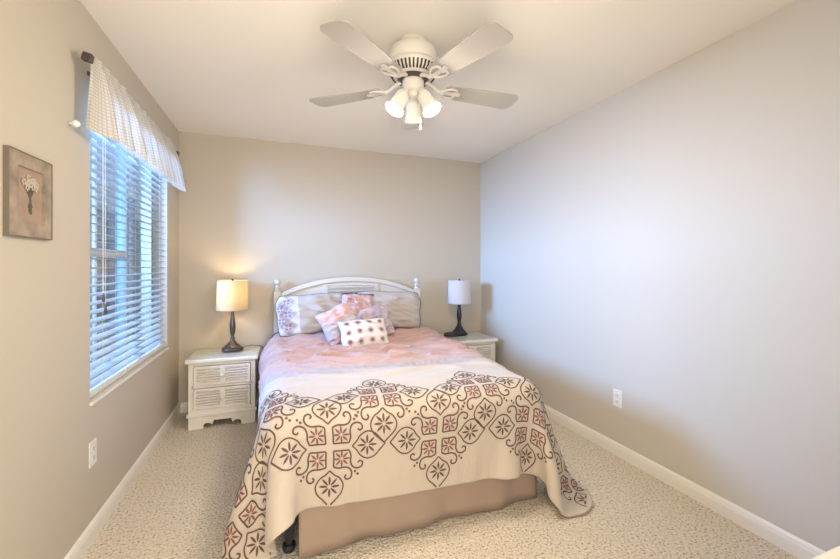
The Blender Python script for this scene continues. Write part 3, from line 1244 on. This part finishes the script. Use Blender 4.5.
def pillow(name, label, W_, H_, T_, material, loc, rot, seed=0, n=36, wrinkle=0.012, bend=0.0, pinch=0.07, group=None, corner=0.05):
    def surf(u, v, off=0.0, side=-1):
        """u,v in -1..1 on the face; side -1 is the front"""
        x = W_ / 2 * u * (1 - pinch * (1 - v * v) * abs(u) ** 1.5)
        z = H_ / 2 * v * (1 - pinch * (1 - u * u) * abs(v) ** 1.5)
        cs = 1 - corner * (abs(u) * abs(v)) ** 3
        x = x * cs + 0.05 * W_ * noise.noise((v * 1.3 + seed, u * 0.8, seed)) * abs(u)
        z = z * cs + 0.05 * H_ * noise.noise((u * 1.3 - seed, v * 0.8, seed + 5)) * abs(v)
        e = max(0.0, (1 - abs(u) ** 2.4)) * max(0.0, (1 - abs(v) ** 2.4))
        t = T_ / 2 * e ** 0.55
        nn = noise.noise((u * 2.4 + seed, v * 2.0 - seed, seed * 1.7)) + 0.7 * noise.noise((u * 2 + v * 5, v * 4 - u * 2 + seed, 3.3 + seed))
        rg = max(0.0, 1 - 3.0 * abs(noise.noise((u * 1.6 + v * 2.6 + seed * 3, v * 1.2 - u * 0.7, seed)))) ** 2
        t += (wrinkle * nn + wrinkle * 1.1 * rg) * min(1, e * 5)
        y = side * (t + off) + bend * (u * u)
        return Vector((x, y, z))
    bm = new()
    uvl = bm.loops.layers.uv.new('UVMap')
    G = []
    for side in (-1, 1):
        g = [[bm.verts.new(surf(-1 + 2 * i / n, -1 + 2 * j / n, 0, side)) for i in range(n + 1)] for j in range(n + 1)]
        G.append(g)
        for j in range(n):
            for i in range(n):
                ids = ((i, j), (i + 1, j), (i + 1, j + 1), (i, j + 1))
                if side == 1:
                    ids = tuple(reversed(ids))
                f = bm.faces.new([g[b][a] for a, b in ids])
                for lp, (a, b) in zip(f.loops, ids):
                    lp[uvl].uv = (a / n, b / n)
    bmesh.ops.remove_doubles(bm, verts=bm.verts, dist=0.0006)
    o = link(name, bm, material, smooth=True)
    o.location = loc
    o.rotation_euler = rot
    tag(o, label, 'pillow', group)
    return o, surf


def edge_pts(surf, which='all', n=40):
    out = []
    for k in range(n):
        out.append(surf(-1 + 2 * k / n, 1))
    for k in range(n):
        out.append(surf(1, 1 - 2 * k / n))
    for k in range(n):
        out.append(surf(1 - 2 * k / n, -1))
    for k in range(n):
        out.append(surf(-1, -1 + 2 * k / n))
    return out


GREY = (0.47, 0.415, 0.375)
M['sham'] = ramp_uv_mat('sham_satin', [(0.0, GREY), (1.0, GREY)], 0, 0.5)
M['sham_left'] = ramp_uv_mat('sham_satin_border', [(0.0, (0.62, 0.57, 0.56)), (0.27, (0.62, 0.57, 0.56)), (0.275, GREY), (1.0, GREY)], 0, 0.5)
M['pink'] = ramp_uv_mat('pink_satin', [(0.0, (0.52, 0.33, 0.31)), (1.0, (0.52, 0.34, 0.32))], 1, 0.42, 0.3)
M['pink_pleat'] = ramp_uv_mat('pink_lilac_satin', [(0.0, (0.55, 0.34, 0.36)), (0.18, (0.56, 0.38, 0.40)), (0.2, (0.48, 0.42, 0.41)), (0.52, (0.48, 0.42, 0.42)), (0.54, (0.60, 0.39, 0.36)), (1.0, (0.62, 0.42, 0.37))], 1, 0.45, 0.3)
M['lilac'] = ramp_uv_mat('lilac_satin', [(0.0, (0.47, 0.39, 0.40)), (0.5, (0.49, 0.40, 0.42)), (1.0, (0.54, 0.42, 0.42))], 1, 0.45, 0.3)
M['ivory'] = ramp_uv_mat('ivory_cotton', [(0.0, (0.68, 0.63, 0.60)), (1.0, (0.69, 0.64, 0.60))], 1, 0.75, 0.1)

# left sham with an embroidered end border
o, s = pillow('pillow_sham', 'grey pillow sham with an embroidered end, left against headboard', 0.66, 0.36, 0.17, M['sham_left'],
              (0.305, 3.53, 0.848), (R(-20), R(-3), R(2)), 1.0, wrinkle=0.018, group='pillow shams', pinch=0.01, corner=0.055)
bm, bm2 = new(), new()
ss = lambda x, y, off: (s(x / 0.33, y / 0.18, off) if abs(x) < 0.325 and abs(y) < 0.175 else None)
for cy in (0.105, 0.0, -0.105):
    medallion(bm, bm2, -0.245, cy, ss, 0.30, 0.009)
for cy in (0.05, -0.05):
    medallion(bm, bm2, -0.30, cy, ss, 0.24, 0.009)
link('embroidery', bm, M['lilac_thread'], o)
link('star_embroidery', bm2, M['red_thread'], o)
bm = new(); tube(bm, edge_pts(s), 0.0034, 6, closed=True)
link('piping', bm, M['piping'], o, smooth=True)
# right sham
o, s = pillow('pillow_sham', 'plain grey pillow sham with dark piping, right against headboard', 0.64, 0.36, 0.17, M['sham'],
              (0.975, 3.53, 0.856), (R(-20), R(3), R(-2)), 5.0, wrinkle=0.016, group='pillow shams', pinch=0.01, corner=0.055)
bm = new(); tube(bm, edge_pts(s), 0.0034, 6, closed=True)
link('piping', bm, M['piping'], o, smooth=True)

# pink ruffled cushion between the shams
o, s = pillow('throw_pillow', 'small pink satin cushion with flower trim, between the shams', 0.30, 0.29, 0.10, M['pink'],
              (0.645, 3.35, 0.892), (R(-22), R(5), 0), 9.0, wrinkle=0.018, group='small throw pillows')
bm = new()
for k in range(15):
    p = s(-0.95 + 1.9 * k / 14, 0.985)
    for q in range(5):
        a = 2 * PI * q / 5 + k
        lathe(bm, [(0.001, -0.004), (0.006, 0), (0.001, 0.004)], 6, (p.x + 0.007 * math.cos(a), p.y - 0.004, p.z + 0.007 * math.sin(a)))
link('flower_trim', bm, M['thread'], o)

# pleated pink pillow turned on its corner, left
o, s = pillow('throw_pillow', 'tilted pink and lilac pleated cushion left of the starred one', 0.31, 0.31, 0.10, M['pink_pleat'],
              (0.458, 3.14, 0.805), (R(-30), R(-24), R(6)), 13.0, wrinkle=0.016, group='small throw pillows')
bm = new()
for v in (-0.62, -0.2, 0.06):
    tube(bm, [s(-0.97 + 1.94 * k / 30, v + 0.02 * math.sin(k * 1.1), 0.002) for k in range(31)], 0.004, 6)
link('pleat', bm, M['lilac'], o, smooth=True)

# lilac gathered pillow, right
o, s = pillow('throw_pillow', 'lilac cushion with gathered ruching right of the starred one', 0.30, 0.30, 0.10, M['lilac'],
              (0.765, 3.225, 0.785), (R(-32), R(-14), R(-6)), 17.0, wrinkle=0.016, group='small throw pillows')
bm = new()
random.seed(8)
for k in range(70):
    u, v = random.uniform(0.05, 0.92), random.uniform(-0.9, 0.9)
    a = random.uniform(0, 6.28)
    pts = []
    for q in range(9):
        b = a + q * 0.5
        uu, vv = u + 0.085 * math.cos(b), v + 0.085 * math.sin(b)
        if abs(uu) < 0.97 and abs(vv) < 0.97:
            pts.append(s(uu, vv, 0.004))
    if len(pts) > 3:
        tube(bm, pts, 0.0045, 5)
link('ruching', bm, M['lilac'], o, smooth=True)

# white star lumbar pillow in front
o, s = pillow('throw_pillow', 'white oblong cushion with dark red stars, frontmost on the bed', 0.395, 0.255, 0.13, M['ivory'],
              (0.625, 2.985, 0.735), (R(-36), R(-3), R(1)), 21.0, wrinkle=0.007, group='small throw pillows')
bm = new()
ss = lambda x, y, off: s(x / 0.1975, y / 0.1275, off)
for j in range(3):
    for i in range(4):
        star(bm, -0.138 + i * 0.092, -0.080 + j * 0.080, 0.030, ss, 8, 0.0058, 0.2, 0.0)
link('star_print', bm, M['red_thread'], o)

# ------------------------------------------------------------------ ceiling fan
FX, FY, BZ = 0.648, 1.869, 2.205
fan = thing('ceiling_fan', 'white five blade ceiling fan with three lit glass shades', 'ceiling fan', (FX, FY, 0))
bm = new()
lathe(bm, [(0.066, 2.4395), (0.068, 2.43), (0.060, 2.42), (0.058, 2.41)], 40)
link('canopy', bm, M['fan'], fan, smooth=True, angle=40)
bm = new()
lathe(bm, [(0.058, 2.413), (0.090, 2.408), (0.114, 2.392), (0.127, 2.365), (0.129, 2.335), (0.124, 2.318)], 48)
link('motor_dome', bm, M['fan'], fan, smooth=True, angle=40)
bm = new()
lathe(bm, [(0.122, 2.319), (0.128, 2.312), (0.134, 2.298), (0.122, 2.268), (0.098, 2.248), (0.090, 2.246)], 48)
mh = link('motor_housing', bm, M['fan'], fan, smooth=True, angle=40)
bm = new()
for k in range(40):
    a = 2 * PI * k / 40
    mt = Matrix.Rotation(a, 4, 'Z') @ Matrix.Translation((0.117, 0, 2.270)) @ Matrix.Rotation(R(33), 4, 'Y')
    box(bm, -0.004, 0.006, -0.0045, 0.0045, -0.022, 0.022, mt)
link('vent_slots', bm, M['dark_gap'], mh)
bm = new()
lathe(bm, [(0.075, 2.252), (0.082, 2.247), (0.082, 2.240), (0.070, 2.236), (0.060, 2.234)], 40)
link('flywheel', bm, M['bronze'], fan, smooth=True, angle=40)
bm = new()
lathe(bm, [(0.050, 2.238), (0.056, 2.232), (0.056, 2.188), (0.050, 2.178), (0.030, 2.170), (0.022, 2.150), (0.010, 2.146)], 40)
link('switch_housing', bm, M['fan'], fan, smooth=True, angle=40)


def blade_outline():
    r0, r1 = 0.175, 0.608
    w0, w1 = 0.058, 0.076
    pts = [(r0, -w0 + 0.012), (r0 + 0.012, -w0)]
    pts += [(r1 - 0.05, -w1)]
    for k in range(6):
        a = R(-90 + k * 15)
        pts.append((r1 - 0.045 + 0.045 * math.cos(a), -w1 + 0.045 + 0.045 * math.sin(a)))
    up = [(x, -y) for x, y in reversed(pts)]
    return pts + up


angs = [-139.6, -67.6 - 5, -1, 71.3, 138.8]
b0 = None
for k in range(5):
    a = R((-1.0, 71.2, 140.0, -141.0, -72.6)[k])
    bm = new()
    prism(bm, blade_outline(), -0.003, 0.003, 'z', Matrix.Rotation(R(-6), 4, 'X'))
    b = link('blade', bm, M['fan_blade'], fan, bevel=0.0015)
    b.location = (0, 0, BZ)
    b.rotation_euler = (0, 0, a)
    bm = new()
    top = Matrix.Rotation(R(-6), 4, 'X')
    # flared decorative iron: an arm from the flywheel and a two lobed plate below the blade
    tube(bm, [(0.070, 0, 0.034), (0.105, 0, 0.020), (0.135, 0, -0.002), (0.165, 0, -0.008)], [0.012, 0.010, 0.010, 0.012], 10)
    for s in (-1, 1):
        c = [(0.150, s * 0.006), (0.175, s * 0.028), (0.205, s * 0.042), (0.232, s * 0.036), (0.236, s * 0.018), (0.222, s * 0.010), (0.262, s * 0.004)]
        cc = smooth_curve(c, 6)
        tube(bm, [top @ Vector((x, y, -0.0075)) for x, y in cc], 0.0062, 8)
    box(bm, 0.150, 0.262, -0.012, 0.012, -0.010, -0.0035, top)
    link('blade_iron', bm, M['fan'], b, smooth=True, angle=40)

camdir = math.degrees(math.atan2(-FY, -FX))
for ph in (-60, 60, 180):
    a = R(camdir + ph)
    tilt = R(30)
    mt = Matrix.Translation((0.045 * math.cos(a), 0.045 * math.sin(a), 2.175)) @ Matrix.Rotation(a, 4, 'Z') @ Matrix.Rotation(-tilt, 4, 'Y')
    bm = new()
    lathe(bm, [(0.014, 0.012), (0.020, 0.004), (0.024, -0.012), (0.024, -0.03)], 24, mtx=mt)
    lk = link('light_arm', bm, M['fan'], fan, smooth=True, angle=50)
    bm = new()
    lathe(bm, [(0.022, -0.018), (0.033, -0.026), (0.037, -0.045), (0.037, -0.075), (0.040, -0.100), (0.047, -0.122), (0.051, -0.130)], 32, mtx=mt, cap=False)
    sh = link('glass_shade', bm, M['frost'], fan, smooth=True)
    sm = sh.modifiers.new('thick', 'SOLIDIFY')
    sm.thickness = 0.0025
    bm = new()
    lathe(bm, [(0.010, -0.03), (0.012, -0.05), (0.020, -0.068), (0.022, -0.082), (0.016, -0.096), (0.003, -0.101)], 20, mtx=mt)
    link('bulb', bm, M['bulb'], lk, smooth=True)
    p = mt @ Vector((0, 0, -0.122))
    l = D.lights.new('fan_bulb_light', 'POINT')
    l.energy = 20
    l.color = (1.0, 0.88, 0.72)
    l.shadow_soft_size = 0.03
    lo = D.objects.new('fan_bulb_light', l)
    COL.objects.link(lo)
    lo.parent = fan
    lo.location = p
bm = new()
cp = (0.02, -0.05)
tube(bm, [(cp[0], cp[1], 2.185), (cp[0], cp[1], 1.985)], 0.0012, 5)
pc = link('pull_chain', bm, M['fan'], fan)
bm = new(); lathe(bm, [(0.002, 0.012), (0.005, 0.004), (0.006, -0.006), (0.003, -0.012)], 12, (cp[0], cp[1], 1.975))
link('chain_pull', bm, M['fan'], pc, smooth=True)

# ------------------------------------------------------------------ dresser against the near wall
dr = thing('dresser', 'cream dresser whose top edge shows in the bottom right corner', 'dresser', (1.40, 0.06, 0))
dw, dd0, dd1, dh = 0.68, -0.21, 0.285, 0.80
bm = new()
box(bm, -dw, dw, dd0, dd1, 0.08, dh - 0.03)
box(bm, -dw, dw, dd0 + 0.03, dd1 - 0.03, 0.0, 0.08)
link('body', bm, M['white'], dr, bevel=0.004)
bm = new()
box(bm, -dw - 0.015, dw + 0.015, dd0, dd1 + 0.02, dh - 0.03, dh)
link('top', bm, M['white'], dr, bevel=0.006)
for i in range(2):
    for j in range(3):
        bm = new()
        x0 = -dw + 0.03 + i * (dw - 0.02)
        z0 = 0.11 + j * 0.22
        box(bm, x0, x0 + dw - 0.05, dd1 + 0.0005, dd1 + 0.014, z0, z0 + 0.20)
        d_ = link('drawer', bm, M['white'], dr, bevel=0.004)
        bm = new()
        lathe(bm, [(0.006, 0), (0.006, 0.010), (0.015, 0.016), (0.016, 0.024), (0.004, 0.030)], 16, (0, 0, 0),
              Matrix.Translation((x0 + (dw - 0.05) / 2, dd1 + 0.014, z0 + 0.10)) @ Matrix.Rotation(R(-90), 4, 'X'))
        link('knob', bm, M['white'], d_, smooth=True)
